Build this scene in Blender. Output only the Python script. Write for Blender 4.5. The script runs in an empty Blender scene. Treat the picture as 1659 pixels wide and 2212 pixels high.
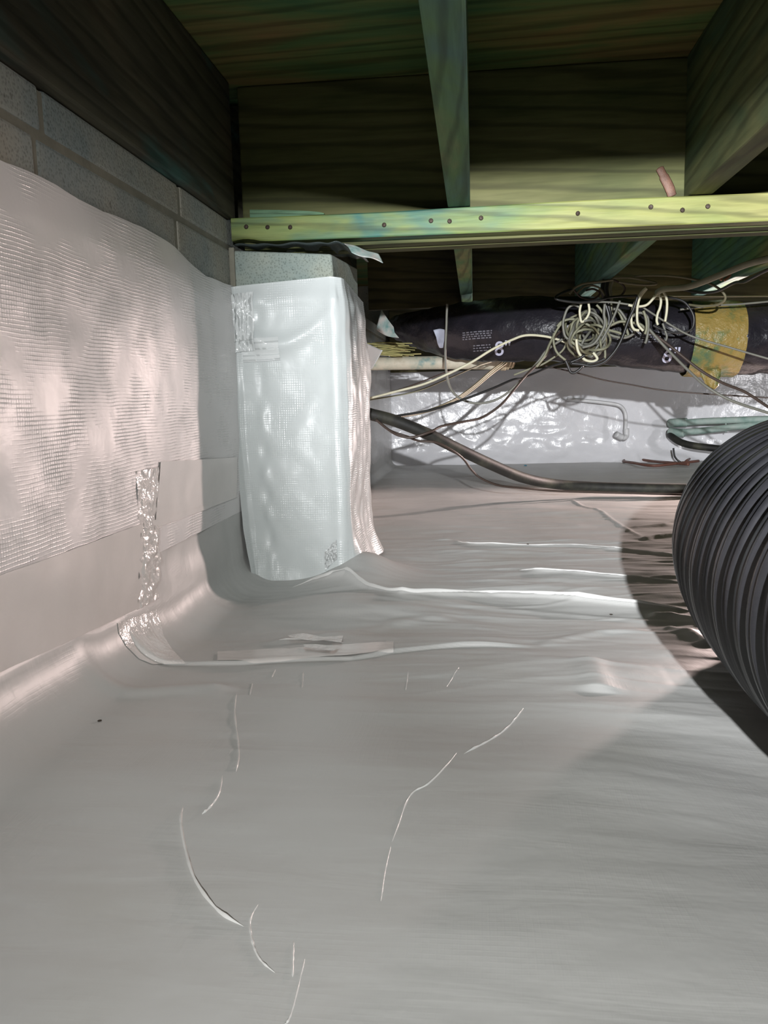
import bpy, bmesh, math, random
import numpy as np
from mathutils import Vector, Matrix
random.seed(7)
C = bpy.context.scene
H = 0.34                      # camera height; helper coordinates are relative to it

# ------------------------------------------------------------ camera
F = 1800.0
YAW, PITCH, ROLL = (math.radians(a) for a in (6.348, -7.920, -1.459))
def cam_axes():
    cy, sy = math.cos(YAW), math.sin(YAW)
    f = np.array([-sy*math.cos(PITCH), cy*math.cos(PITCH), math.sin(PITCH)])
    r = np.array([cy, sy, 0.0]); u = np.cross(r, f)
    c, s = math.cos(ROLL), math.sin(ROLL)
    return np.array([c*r+s*u, -s*r+c*u, f])
AX = cam_axes()
cd = bpy.data.cameras.new('camera'); cam = bpy.data.objects.new('camera', cd)
C.collection.objects.link(cam); C.camera = cam
M = Matrix.Identity(4)
for i in range(3):
    M[i][0], M[i][1], M[i][2] = AX[0][i], AX[1][i], -AX[2][i]
M[2][3] = H
cam.matrix_world = M
cd.sensor_fit = 'HORIZONTAL'; cd.sensor_width = 36.0; cd.lens = 36.0*F/1659.0
cd.clip_start = 0.02

# ------------------------------------------------------------ light and exposure
C.view_settings.view_transform = 'Standard'; C.view_settings.look = 'None'
C.view_settings.gamma = 1.0; C.view_settings.exposure = -0.08
C.view_settings.use_curve_mapping = False
W = bpy.data.worlds.new('world'); C.world = W; W.use_nodes = True
bg = W.node_tree.nodes['Background']
bg.inputs[0].default_value = (0.80, 0.92, 0.86, 1); bg.inputs[1].default_value = 0.03
def lamp(name, kind, loc, energy, col, aim=None, size=.02, **kw):
    l = bpy.data.lights.new(name, kind); l.energy = energy; l.color = col
    o = bpy.data.objects.new(name, l); C.collection.objects.link(o); o.location = loc
    if kind in ('POINT', 'SPOT'): l.shadow_soft_size = size
    for k, v in kw.items(): setattr(l, k, v)
    if aim is not None:
        o.rotation_euler = (Vector(aim)-Vector(loc)).to_track_quat('-Z', 'Y').to_euler()
    return o
# white work light clipped under the joists behind the photographer: a narrow beam and its wide flood
LP = (.09, -.80, H+.312)
lamp('work_light_beam', 'SPOT', LP, 470, (.95, .97, 1.0), aim=(.85, 4.3, H+.08), size=.014,
     spot_size=math.radians(48), spot_blend=1.0)
lamp('work_light_flood', 'SPOT', LP, 102, (.98, .985, .975), aim=(.58, .95, H-.32), size=.014,
     spot_size=math.radians(88), spot_blend=.8)
# warm work light low in the far bay, to the right beyond the frame, turned to the left wall
lamp('far_work_light', 'SPOT', (1.22, 3.25, H-.02), 150, (1.0, .78, .73), aim=(-.44, 1.1, H-.02), size=.035,
     spot_size=math.radians(105), spot_blend=.6)
# added fill lamp beside it, only there to brighten the back wall
lamp('back_wall_fill', 'SPOT', (1.75, 3.0, H-.05), 15, (.98, .97, 1.0), aim=(.7, 4.3, H-.05), size=.05,
     spot_size=math.radians(120), spot_blend=1.0)

# ------------------------------------------------------------ small helpers
def ray(px, py):
    return AX.T @ np.array([(px-829.5)/F, -(py-1106)/F, 1.0])
def at(px, py, y):
    d = ray(px, py); p = d*y/d[1]; return Vector((p[0], p[1], p[2]+H))
def atz(px, py, z):
    d = ray(px, py); p = d*z/d[2]; return Vector((p[0], p[1], p[2]+H))
def atx(px, py, x):
    d = ray(px, py); p = d*x/d[0]; return Vector((p[0], p[1], p[2]+H))

def link(o, parent=None):
    C.collection.objects.link(o)
    if parent is not None: o.parent = parent
    return o
def tag(o, label, cat, group=None, kind=None):
    o['label'] = label; o['category'] = cat
    if group: o['group'] = group
    if kind: o['kind'] = kind
    return o
def thing(name, loc, label, cat, group=None):
    o = bpy.data.objects.new(name, None); o.empty_display_size = .03; o.location = loc
    C.collection.objects.link(o); return tag(o, label, cat, group)
def mesh_obj(name, me, mat, parent=None):
    """mesh given in world coordinates; moved into the parent's frame"""
    o = bpy.data.objects.new(name, me)
    if mat is not None: me.materials.append(mat)
    C.collection.objects.link(o)
    if parent is not None:
        o.parent = parent
        off = Vector((0, 0, 0)); p = parent
        while p is not None: off += p.location; p = p.parent
        o.location = (0, 0, 0)
        me.transform(Matrix.Translation(-off))
    return o
def from_bm(name, bm, mat, parent=None, smooth=False):
    me = bpy.data.meshes.new(name); bmesh.ops.recalc_face_normals(bm, faces=bm.faces)
    bm.to_mesh(me); bm.free()
    if smooth:
        for p in me.polygons: p.use_smooth = True
    return mesh_obj(name, me, mat, parent)
def box_bm(x0, x1, y0, y1, z0, z1, bev=.003, seg=2):
    bm = bmesh.new(); bmesh.ops.create_cube(bm, size=1)
    for v in bm.verts:
        v.co = Vector((x0 if v.co.x < 0 else x1, y0 if v.co.y < 0 else y1, z0 if v.co.z < 0 else z1))
    if bev: bmesh.ops.bevel(bm, geom=bm.edges[:], offset=bev, segments=seg, affect='EDGES', profile=.6)
    return bm
def box(name, x0, x1, y0, y1, z0, z1, mat, parent=None, bev=.003, seg=2):
    return from_bm(name, box_bm(x0, x1, y0, y1, z0, z1, bev, seg), mat, parent)
def grid_obj(name, P, UV, mat, parent=None, close_u=False, thick=0):
    """P: (n,m,3) array of world points -> smooth quad sheet"""
    n, m = P.shape[:2]
    idx = np.arange(n*m).reshape(n, m)
    if close_u:
        idx2 = np.concatenate([idx, idx[:, :1]], 1)
    else: idx2 = idx
    q = np.stack([idx2[:-1, :-1], idx2[:-1, 1:], idx2[1:, 1:], idx2[1:, :-1]], -1).reshape(-1, 4)
    me = bpy.data.meshes.new(name)
    me.vertices.add(n*m); me.vertices.foreach_set('co', P.reshape(-1).astype(np.float32))
    me.loops.add(q.size); me.loops.foreach_set('vertex_index', q.reshape(-1).astype(np.int32))
    me.polygons.add(len(q)); me.polygons.foreach_set('loop_start', (np.arange(len(q))*4).astype(np.int32))
    me.polygons.foreach_set('use_smooth', np.ones(len(q), bool))
    me.update(calc_edges=True)
    if UV is not None:
        uv = me.uv_layers.new(name='UVMap')
        U = UV.reshape(-1, 2)[q.reshape(-1)]
        uv.data.foreach_set('uv', U.reshape(-1).astype(np.float32))
    me.validate()
    o = mesh_obj(name, me, mat, parent)
    if thick:
        s = o.modifiers.new('thickness', 'SOLIDIFY'); s.thickness = thick; s.offset = 0
    return o
def catmull(pts, n=8, closed=False):
    pts = [Vector(p) for p in pts]; out = []
    N = len(pts)
    for i in range(N if closed else N-1):
        if closed: a, b, c, d = pts[i-1], pts[i], pts[(i+1) % N], pts[(i+2) % N]
        else: a, b, c, d = pts[max(i-1, 0)], pts[i], pts[i+1], pts[min(i+2, N-1)]
        for k in range(n):
            t = k/n
            out.append(.5*((2*b)+(c-a)*t+(2*a-5*b+4*c-d)*t*t+(3*b-a-3*c+d)*t*t*t))
    if not closed: out.append(pts[-1])
    return out
def tube_arrays(path, rad, sides=8, closed=False):
    """path: list of Vectors, rad: float or list -> (n,sides,3)"""
    n = len(path); P = np.array([[p.x, p.y, p.z] for p in path])
    T = np.gradient(P, axis=0)
    if closed: T = np.roll(P, -1, 0)-np.roll(P, 1, 0)
    T /= np.linalg.norm(T, axis=1)[:, None]+1e-12
    t0 = T[0]; ref = np.array([0, 0, 1.0]) if abs(t0[2]) < .9 else np.array([1.0, 0, 0])
    Nn = np.zeros_like(P); v = ref-t0*np.dot(ref, t0); v /= np.linalg.norm(v)
    for i in range(n):
        v = v-T[i]*np.dot(v, T[i]); v /= np.linalg.norm(v)+1e-12; Nn[i] = v
    B = np.cross(T, Nn)
    a = np.linspace(0, 2*np.pi, sides, endpoint=False)
    r = np.full(n, rad) if np.isscalar(rad) else np.asarray(rad)
    return P[:, None]+r[:, None, None]*(np.cos(a)[None, :, None]*Nn[:, None]+np.sin(a)[None, :, None]*B[:, None])
def tube(name, pts, rad, mat, parent=None, sides=8, sub=8, closed=False):
    path = catmull(pts, sub, closed)
    if closed: path.append(path[0]+(path[1]-path[0])*.5)
    A = tube_arrays(path, rad, sides)
    n = len(path)
    ln = np.concatenate([[0], np.cumsum([(path[i+1]-path[i]).length for i in range(n-1)])])
    UV = np.stack(np.meshgrid(np.linspace(0, 1, sides), ln), -1)
    o = grid_obj(name, A, UV, mat, parent, close_u=True)
    me = o.data                        # close the ends
    bm = bmesh.new(); bm.from_mesh(me)
    be = [e for e in bm.edges if e.is_boundary]
    if be: bmesh.ops.holes_fill(bm, edges=be, sides=0)
    bm.to_mesh(me); bm.free()
    return o

# numpy gradient noise
_rng = np.random.RandomState(3); _perm = _rng.permutation(256); _perm = np.concatenate([_perm, _perm])
_gr = np.stack([np.cos(np.arange(256)*2.399), np.sin(np.arange(256)*2.399)], 1)
def pn(x, y):
    x = np.asarray(x, float); y = np.asarray(y, float)
    xi = np.floor(x).astype(int); yi = np.floor(y).astype(int); xf = x-xi; yf = y-yi
    xi &= 255; yi &= 255
    u = xf*xf*xf*(xf*(xf*6-15)+10); v = yf*yf*yf*(yf*(yf*6-15)+10)
    def g(ix, iy, dx, dy):
        h = _perm[(_perm[ix & 255]+iy) & 255]; G = _gr[h]; return G[..., 0]*dx+G[..., 1]*dy
    a = g(xi, yi, xf, yf); b = g(xi+1, yi, xf-1, yf); c = g(xi, yi+1, xf, yf-1); d = g(xi+1, yi+1, xf-1, yf-1)
    return (a+u*(b-a))+v*((c+u*(d-c))-(a+u*(b-a)))
def fbm(x, y, o=3):
    s = 0; k = 1
    for i in range(o): s = s+k*pn(x*2**i+17*i, y*2**i+31*i); k *= .5
    return s
def ridged(x, y): return 1-np.abs(pn(x, y))*2
def sstep(a, b, x):
    t = np.clip((x-a)/(b-a), 0, 1); return t*t*(3-2*t)

# ------------------------------------------------------------ materials
def new_mat(name):
    m = bpy.data.materials.new(name); m.use_nodes = True; nt = m.node_tree
    return m, nt, nt.nodes['Principled BSDF']
class NB:
    def __init__(s, nt): s.nt = nt
    def n(s, t, **kw):
        x = s.nt.nodes.new(t)
        for k, v in kw.items(): setattr(x, k, v)
        return x
    def l(s, a, b): s.nt.links.new(a, b)
    def math(s, op, a, b=None, c=None):
        x = s.n('ShaderNodeMath', operation=op)
        for i, v in enumerate((a, b, c)):
            if v is None: continue
            if isinstance(v, (int, float)): x.inputs[i].default_value = v
            else: s.l(v, x.inputs[i])
        return x.outputs[0]
    def noise(s, vec, scale, detail=3, rough=.55, dist=0):
        x = s.n('ShaderNodeTexNoise'); s.l(vec, x.inputs['Vector'])
        x.inputs['Scale'].default_value = scale; x.inputs['Detail'].default_value = detail
        x.inputs['Roughness'].default_value = rough; x.inputs['Distortion'].default_value = dist
        return x.outputs['Fac']
    def ramp(s, fac, stops):
        x = s.n('ShaderNodeValToRGB'); s.l(fac, x.inputs[0]); e = x.color_ramp.elements
        while len(e) < len(stops): e.new(.5)
        for el, (p, c) in zip(e, stops):
            el.position = p; el.color = (*c, 1) if len(c) == 3 else c
        return x.outputs[0]
    def mix(s, fac, a, b, mode='MIX'):
        x = s.n('ShaderNodeMix', data_type='RGBA', blend_type=mode)
        for sock, v in ((x.inputs[0], fac), (x.inputs[6], a), (x.inputs[7], b)):
            if isinstance(v, (int, float)): sock.default_value = v
            elif isinstance(v, tuple): sock.default_value = (*v, 1)
            else: s.l(v, sock)
        return x.outputs[2]
    def mapping(s, vec, sc, loc=(0, 0, 0)):
        x = s.n('ShaderNodeMapping'); s.l(vec, x.inputs[0]); x.inputs['Scale'].default_value = sc
        x.inputs['Location'].default_value = loc
        return x.outputs[0]
    def bump(s, h, strength, dist, base=None):
        x = s.n('ShaderNodeBump'); s.l(h, x.inputs['Height']); x.inputs['Strength'].default_value = strength
        x.inputs['Distance'].default_value = dist
        if base is not None: s.l(base, x.inputs['Normal'])
        return x.outputs[0]

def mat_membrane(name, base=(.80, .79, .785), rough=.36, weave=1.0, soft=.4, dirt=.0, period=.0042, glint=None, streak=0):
    """white scrim reinforced polyethylene; UV in metres"""
    m, nt, b = new_mat(name); k = NB(nt)
    uv = k.n('ShaderNodeTexCoord').outputs['UV']
    sep = k.n('ShaderNodeSeparateXYZ'); k.l(uv, sep.inputs[0])
    wob = k.noise(uv, 9, 2)
    def thread(s, off):
        p = k.math('MULTIPLY_ADD', wob, 12, k.math('MULTIPLY', s, 2*math.pi/period))
        w = k.math('SINE', p)
        w = k.math('POWER', k.math('MULTIPLY_ADD', w, .5, .5), 6.0)
        return w
    tu, tv = thread(sep.outputs[0], 0), thread(sep.outputs[1], 1)
    mk = k.ramp(k.noise(uv, 13, 3), [(.42, (0, 0, 0)), (.66, (1, 1, 1))])
    brk = k.noise(k.mapping(uv, (55, 190, 1)), 1, 1); brk2 = k.noise(k.mapping(uv, (190, 55, 1)), 1, 1)
    h = k.math('ADD', k.math('MULTIPLY', tv, brk), k.math('MULTIPLY', k.math('MULTIPLY', tu, brk2), .7))
    h = k.math('MULTIPLY', h, mk)
    n1 = k.bump(k.noise(uv, 26, 3), soft, .006)
    if streak: n1 = k.bump(k.noise(k.mapping(uv, (26, 5, 1)), 1, 3, .55, .8), streak, .006, n1)
    if weave > 0: n1 = k.bump(h, weave, .0012, n1)
    k.l(n1, b.inputs['Normal'])
    col = k.mix(k.ramp(k.noise(uv, 3.2, 4), [(.35, (0, 0, 0)), (.75, (1, 1, 1))]), base, tuple(c*.93 for c in base))
    if dirt:
        col = k.mix(k.math('MULTIPLY', k.ramp(k.noise(uv, 5, 5), [(.56, (0, 0, 0)), (.78, (1, 1, 1))]), dirt), col, (.42, .40, .33))
    k.l(col, b.inputs['Base Color'])
    b.inputs['Roughness'].default_value = rough; b.inputs['Specular IOR Level'].default_value = .5
    if glint is not None:
        x = k.n('ShaderNodeMapRange'); k.l(h, x.inputs[0]); x.inputs[1].default_value = .10; x.inputs[2].default_value = .42
        x.inputs[3].default_value = rough; x.inputs[4].default_value = glint; k.l(x.outputs[0], b.inputs['Roughness'])
    return m
def mat_wood(name, axis, cols, gscale=1.0, rough=.7, seed=0, stain=.75, spec=.3):
    """sawn pine with green and teal preservative stain, grain along axis"""
    m, nt, b = new_mat(name); k = NB(nt)
    tc = k.n('ShaderNodeTexCoord').outputs['Object']
    sc = {'x': (.7, 9, 9), 'y': (9, .7, 9), 'z': (9, 9, .7)}[axis]
    gv = k.mapping(tc, tuple(s*gscale for s in sc), (seed*3.1, seed*1.7, seed*.9))
    wv = k.n('ShaderNodeTexWave', wave_type='BANDS', bands_direction='DIAGONAL'); k.l(gv, wv.inputs['Vector'])
    wv.inputs['Scale'].default_value = 2.6; wv.inputs['Distortion'].default_value = 7
    wv.inputs['Detail'].default_value = 3; wv.inputs['Detail Scale'].default_value = .9
    fine = k.noise(gv, 14, 3, .6)
    st = k.noise(k.mapping(tc, {'x': (2.2, 7, 7), 'y': (7, 2.2, 7), 'z': (7, 7, 2.2)}[axis], (seed, seed*2, 0)), 1.0, 4, .6, .4)
    n = len(cols)
    col = k.ramp(st, [(.34+.34*i/(n-1), c) for i, c in enumerate(cols)])
    g = k.ramp(wv.outputs['Fac'], [(.0, (.45, .45, .42)), (.35, (1, 1, 1)), (1, (1.0, 1.0, 1.0))])
    col = k.mix(.75, col, g, 'MULTIPLY')
    col = k.mix(.55, col, k.ramp(fine, [(.3, (.55, .55, .5)), (.6, (1, 1, 1))]), 'MULTIPLY')
    k.l(col, b.inputs['Base Color'])
    b.inputs['Roughness'].default_value = rough; b.inputs['Specular IOR Level'].default_value = spec
    k.l(k.bump(k.math('ADD', wv.outputs['Fac'], fine), .35, .0015), b.inputs['Normal'])
    return m
def mat_noise(name, cols, scale, rough=.6, bump=.3, bdist=.002, bscale=None, spec=.4, detail=5, metal=0):
    m, nt, b = new_mat(name); k = NB(nt)
    tc = k.n('ShaderNodeTexCoord').outputs['Object']
    n = len(cols)
    k.l(k.ramp(k.noise(tc, scale, detail, .6), [(.3+.42*i/max(n-1, 1), c) for i, c in enumerate(cols)]), b.inputs['Base Color'])
    b.inputs['Roughness'].default_value = rough; b.inputs['Specular IOR Level'].default_value = spec
    b.inputs['Metallic'].default_value = metal
    if bump: k.l(k.bump(k.noise(tc, bscale or scale*6, 4, .65), bump, bdist), b.inputs['Normal'])
    return m
def mat_block(name, tint=(1, 1, 1)):
    m, nt, b = new_mat(name); k = NB(nt)
    tc = k.n('ShaderNodeTexCoord').outputs['Object']
    big = k.noise(tc, 5, 4, .6)
    c = k.ramp(big, [(.3, (.21*tint[0], .25*tint[1], .25*tint[2])), (.5, (.30*tint[0], .31*tint[1], .28*tint[2])), (.7, (.33*tint[0], .30*tint[1], .24*tint[2]))])
    sp = k.n('ShaderNodeTexVoronoi'); k.l(tc, sp.inputs['Vector']); sp.inputs['Scale'].default_value = 260
    c = k.mix(.55, c, k.ramp(sp.outputs['Distance'], [(.1, (.45, .47, .45)), (.5, (1.25, 1.25, 1.25))]), 'MULTIPLY')
    pit = k.ramp(k.noise(tc, 75, 3), [(.27, (.5, .5, .48)), (.36, (1, 1, 1))])
    c = k.mix(.8, c, pit, 'MULTIPLY')
    k.l(c, b.inputs['Base Color']); b.inputs['Roughness'].default_value = .9
    b.inputs['Specular IOR Level'].default_value = .2
    k.l(k.bump(k.math('ADD', sp.outputs['Distance'], k.noise(tc, 75, 3)), .35, .002), b.inputs['Normal'])
    return m
def mat_plain(name, col, rough=.5, spec=.4, metal=0, bump=0, bscale=80, alpha=1):
    m, nt, b = new_mat(name); k = NB(nt)
    tc = k.n('ShaderNodeTexCoord').outputs['Object']
    k.l(k.mix(k.noise(tc, 30, 3), tuple(c*.75 for c in col), tuple(min(c*1.2, 1) for c in col)), b.inputs['Base Color'])
    b.inputs['Roughness'].default_value = rough; b.inputs['Specular IOR Level'].default_value = spec
    b.inputs['Metallic'].default_value = metal; b.inputs['Alpha'].default_value = alpha
    if bump: k.l(k.bump(k.noise(tc, bscale, 3), bump, .002), b.inputs['Normal'])
    return m

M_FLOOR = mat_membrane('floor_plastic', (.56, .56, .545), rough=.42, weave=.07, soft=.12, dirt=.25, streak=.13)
M_CREASE = mat_membrane('crease_plastic', (.70, .70, .68), rough=.35, weave=0, soft=.05)
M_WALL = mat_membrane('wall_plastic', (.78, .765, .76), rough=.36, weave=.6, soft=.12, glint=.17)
M_PIER = mat_membrane('pier_plastic', (.60, .64, .635), rough=.32, weave=.45, soft=.15, glint=.14)
M_BACK = mat_membrane('back_plastic', (.80, .80, .83), rough=.22, weave=.15, soft=.35, period=.008)
TEAL = (.045, .15, .125); OLIVE = (.20, .24, .085); TAN = (.34, .27, .12); GREEN = (.10, .20, .075); DARK = (.07, .065, .045)
M_LEDGER = mat_wood('ledger_pine', 'x', [TEAL, (.17, .23, .075), (.25, .27, .085), (.30, .29, .105)], 1.2, seed=1, rough=.55)
M_GIRDER = mat_wood('girder_pine', 'x', [(.075, .092, .032), (.12, .125, .047), (.15, .145, .06)], .8, seed=2)
M_JOIST = mat_wood('joist_pine', 'y', [(.05, .13, .12), (.08, .17, .13), GREEN, (.22, .22, .09)], .9, seed=3)
M_JOISTR = mat_wood('joist_pine_olive', 'y', [(.045, .10, .07), (.075, .105, .05), (.13, .14, .06), (.19, .185, .08)], .9, seed=8)
M_RIM = mat_wood('rim_pine', 'y', [(.05, .12, .105), DARK, (.09, .085, .055), (.14, .11, .07)], .9, seed=4, rough=.8)
M_PLY = mat_wood('subfloor_ply', 'x', [(.06, .15, .06), (.11, .17, .055), (.20, .17, .06), (.24, .15, .06)], .6, seed=5)
M_BAND = mat_wood('band_pine', 'x', [(.05, .048, .03), (.085, .08, .036), (.115, .10, .045)], .7, seed=6)
M_SHIM = mat_wood('shim_cedar', 'x', [TEAL, (.12, .22, .13), GREEN], 2.5, seed=7)
M_BLOCK = mat_block('concrete_block')
M_PBLOCK = mat_block('pier_block', (.92, 1.0, .97))
M_MORTAR = mat_noise('mortar', [(.17, .165, .13), (.26, .25, .20)], 20, .95)
M_TAPE = mat_noise('clear_tape', [(.72, .69, .665), (.77, .735, .71)], 12, .24, .10, .004, 30, spec=.5)
M_WRINK = mat_noise('wrinkled_tape', [(.72, .69, .665), (.77, .735, .71)], 12, .16, .5, .006, 45, spec=.6)
M_PTAPE = mat_membrane('pier_tape', (.69, .72, .715), rough=.14, weave=0, soft=.3)
M_DUCT = mat_noise('black_duct_plastic', [(.012, .012, .014), (.030, .030, .034)], 8, .27, .2, .002, 60, spec=.75)
M_SLEEVE = mat_noise('black_duct_sleeve', [(.009, .009, .012), (.018, .016, .022)], 9, .36, .6, .010, 16, spec=.35)
M_YTAPE = mat_noise('yellow_tape', [(.03, .10, .08), (.11, .15, .06), (.27, .19, .05), (.28, .21, .07), (.10, .14, .07)], 13, .4, .9, .008, 34)
M_HOSE = mat_noise('dirty_hose', [(.012, .012, .012), (.028, .028, .024), (.07, .07, .05)], 14, .6, .2)
M_PVC = mat_noise('stained_pvc', [(.05, .20, .22), (.45, .45, .36), (.55, .52, .42), (.40, .36, .26)], 16, .5, .2)
M_PVCW = mat_plain('white_pvc', (.72, .72, .73), .35, .5)
M_GPIPE = mat_noise('green_pipe', [(.20, .32, .28), (.36, .46, .42), (.46, .52, .48)], 18, .6, .2)
M_WCREAM = mat_plain('cream_cable', (.62, .60, .44), .4)
M_WGREY = mat_plain('grey_cable', (.16, .16, .135), .45)
M_WOLIVE = mat_plain('olive_cable', (.22, .22, .15), .5)
M_WBLACK = mat_plain('black_cable', (.018, .018, .018), .35, .5)
M_WTAN = mat_plain('tan_cable', (.17, .155, .095), .45)
M_WBROWN = mat_plain('brown_wire', (.060, .042, .034), .45)
M_WRED = mat_plain('reddish_cable', (.17, .075, .055), .45)
M_STRAW = mat_plain('straw', (.36, .34, .14), .7)
M_COPPER = mat_plain('copper', (.45, .22, .14), .4, .5, .6)
M_NAIL = mat_plain('rusty_nail', (.055, .04, .03), .6, .4, .5)
M_FLASH = mat_plain('dark_flashing', (.05, .065, .065), .25, .6, .2, .5, 40)
M_FLAP = mat_noise('teal_flap', [(.10, .25, .24), (.35, .42, .40), (.55, .47, .44)], 30, .35, .4, .004, 50)
M_BARK = mat_noise('resin_streak', [(.10, .05, .035), (.20, .105, .07)], 60, .5, .4)
M_PRINT = mat_plain('white_print', (.50, .52, .66), .5)
M_PRINTD = mat_plain('grey_print', (.17, .17, .20), .5)
M_TAG = mat_plain('white_label', (.42, .45, .55), .5)
M_BLUE = mat_plain('blue_scrap', (.02, .20, .30), .5)
M_DIRT = mat_plain('dirt_crumb', (.05, .04, .03), .9)

# ------------------------------------------------------------ geometry of the room (relative heights + H)
XW = -.439                      # face of the left wall
YB = 4.30                       # back wall
ZJ = .323+H                     # joist bottoms
ZC = .557+H                     # underside of the subfloor
YG = 1.551                      # front face of the girder
BW = 1.630                      # back face of the girder

# polylines on the floor (photo folds) -> floor plan
def base_z(x, y):
    z = np.interp(y, [-1.6, .45, .65, .95, 1.2, 1.5, 2.2, 4.3], [-.30, -.305, -.305, -.32, -.338, -.334, -.338, -.357])
    rgt = np.interp(y, [-1.6, .4, .7, 1.2, 2.0, 4.3], [-.31, -.32, -.336, -.337, -.338, -.357])
    t = sstep(.05, .40, x)
    z = z*(1-t)+rgt*t
    return z+.046*np.exp(-(((x+.215)/.07)**2+((y-1.53)/.10)**2))
def onbase(px, py):
    z = -.33
    for _ in range(6):
        p = atz(px, py, z); z = float(base_z(np.array(p.x), np.array(p.y)))
    return atz(px, py, z)
def fl(pts): return np.array([[q.x, q.y] for q in (onbase(px, py) for px, py in pts)])
def dist_poly(X, Y, poly):
    """distance to the polyline, and the parameter 0..1 along it"""
    best = np.full(X.shape, 9.0); par = np.zeros(X.shape)
    seg = np.linalg.norm(np.diff(poly, axis=0), axis=1); tot = seg.sum(); acc = 0
    for (a, b), s in zip(zip(poly[:-1], poly[1:]), seg):
        d = b-a; t = np.clip(((X-a[0])*d[0]+(Y-a[1])*d[1])/(s*s+1e-12), 0, 1)
        q = np.hypot(X-a[0]-t*d[0], Y-a[1]-t*d[1])
        w = q < best; best[w] = q[w]; par[w] = ((acc+t*s)/tot)[w]; acc += s
    return best, par
CREASES = [  # pixels, height, half width, one-sided skirt
    ([(630, 1268), (670, 1256), (705, 1253), (750, 1262), (805, 1285), (870, 1304), (960, 1297), (1060, 1289), (1180, 1292), (1300, 1302), (1400, 1310), (1500, 1318)], .0085, .0062),
    ([(1118, 1236), (1200, 1243), (1350, 1251), (1490, 1264)], .004, .005),
    ([(980, 1170), (1010, 1180), (1060, 1183), (1140, 1184), (1240, 1181), (1330, 1187), (1420, 1198), (1500, 1208)], .0045, .007),
    ([(800, 1170), (880, 1168), (985, 1170)], .004, .006),
    ([(1380, 1168), (1440, 1160), (1500, 1155)], .008, .010),
    ([(1350, 1140), (1430, 1135), (1500, 1122)], .006, .010),
    ([(1395, 1325), (1450, 1328), (1500, 1336), (1560, 1350)], .007, .010),
    ([(1430, 1355), (1490, 1372), (1540, 1400)], .007, .012),
    ([(512, 1498), (507, 1540), (514, 1600), (516, 1640), (510, 1675)], .0026, .0022),
    ([(481, 1680), (474, 1720), (455, 1748), (436, 1764)], .0024, .0022),
    ([(396, 1746), (391, 1775), (400, 1830), (422, 1900), (470, 1965), (530, 2002)], .0026, .0026),
    ([(560, 1950), (541, 1985), (545, 2030), (562, 2070), (596, 2100)], .0018, .0022),
    ([(634, 2030), (632, 2110)], .0016, .0022), ([(660, 2060), (630, 2180), (612, 2212)], .0014, .0022),
    ([(1132, 1528), (1100, 1562), (1060, 1594), (1000, 1630)], .0026, .0022),
    ([(990, 1622), (960, 1660), (925, 1695), (895, 1712), (878, 1735), (862, 1780), (845, 1825)], .0020, .0022),
    ([(845, 1825), (832, 1880), (822, 1950)], .0014, .0022),
    ([(600, 1390), (680, 1388), (745, 1396)], .003, .004), ([(650, 1408), (720, 1412)], .003, .004),
    ([(595, 1445), (587, 1460)], .003, .003), ([(655, 1450), (652, 1485)], .0025, .003),
    ([(882, 1450), (876, 1490)], .0025, .003), ([(993, 1445), (962, 1486)], .003, .003), ([(545, 1470), (540, 1505)], .003, .004),
    ([(560, 1393), (700, 1380), (880, 1350), (1000, 1336)], .004, .014),
    ([(1225, 1080), (1300, 1110), (1390, 1165)], .004, .006),
    ([(1270, 1430), (1280, 1460), (1300, 1500)], .006, .018),
    ([(60, 1500), (250, 1505), (420, 1495), (515, 1485)], .007, .016),
    ([(1160, 1395), (1260, 1375), (1400, 1360)], .004, .012),
]
CREASES = [(fl(p), h, w) for p, h, w in CREASES]
SEAM = fl([(262, 1340), (285, 1400), (310, 1430), (420, 1437), (520, 1437), (640, 1430), (760, 1428), (850, 1412), (1000, 1400)])
def floor_z(x, y):
    x = np.asarray(x, float); y = np.asarray(y, float)
    z = base_z(x, y)
    far = sstep(.55, 1.3, y)*(1-.75*sstep(2.9, 3.9, y))
    amp = .25+.75*far
    z = z+(amp*.55+.5)*.0085*fbm(x*2.2+3, y*4.6+1, 2)
    z = z+amp*.0034*fbm(x*5.0+9, y*15+4, 3)
    rg = ridged(x*1.6+5, y*8.5+2+.8*x)
    z = z+far*.0025*np.clip(rg-.72, 0, 1)/.28*sstep(-.25, .1, x)*(1-sstep(2.2, 2.9, y))
    rg2 = ridged(x*3.0+55, y*17+12-2*x)
    z = z+far*.0012*np.clip(rg2-.75, 0, 1)/.25*sstep(-.3, .1, x)*(1-sstep(2.0, 2.6, y))
    # hummock in front of the pier
    z = z+.030*np.exp(-(((x+.46)/.05)**2+((y-1.47)/.05)**2))
    z = z+.016*np.exp(-(((x+.20)/.16)**2+((y-1.28)/.10)**2))
    for k_, (poly, h, w) in enumerate(CREASES):
        if 8 <= k_ <= 23: continue      # these are built as crisp ridges below
        lo = poly.min(0)-.08; hi = poly.max(0)+.08
        s = (x > lo[0]) & (x < hi[0]) & (y > lo[1]) & (y < hi[1])
        if not s.any(): continue
        d, t = dist_poly(x[s], y[s], poly)
        fade = np.clip(np.minimum(t, 1-t)*9, 0, 1)
        z[s] = z[s]+h*fade*(.7*np.exp(-(d/w)**2)+.3*np.exp(-(d/(w*3.2))**2))
    # upper sheet lapping over the lower one along the taped seam
    xs = x; sy = np.interp(xs, SEAM[2:, 0], SEAM[2:, 1])
    up = sstep(-.002, .003, y-sy)*(1-sstep(.05, .22, y-sy))*sstep(SEAM[1, 0]-.01, SEAM[2, 0], xs)*(1-sstep(.00, .10, xs))
    z = z+.0045*up
    return z
def zf1(x, y): return float(floor_z(np.array([x]), np.array([y]))[0])+H

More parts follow.
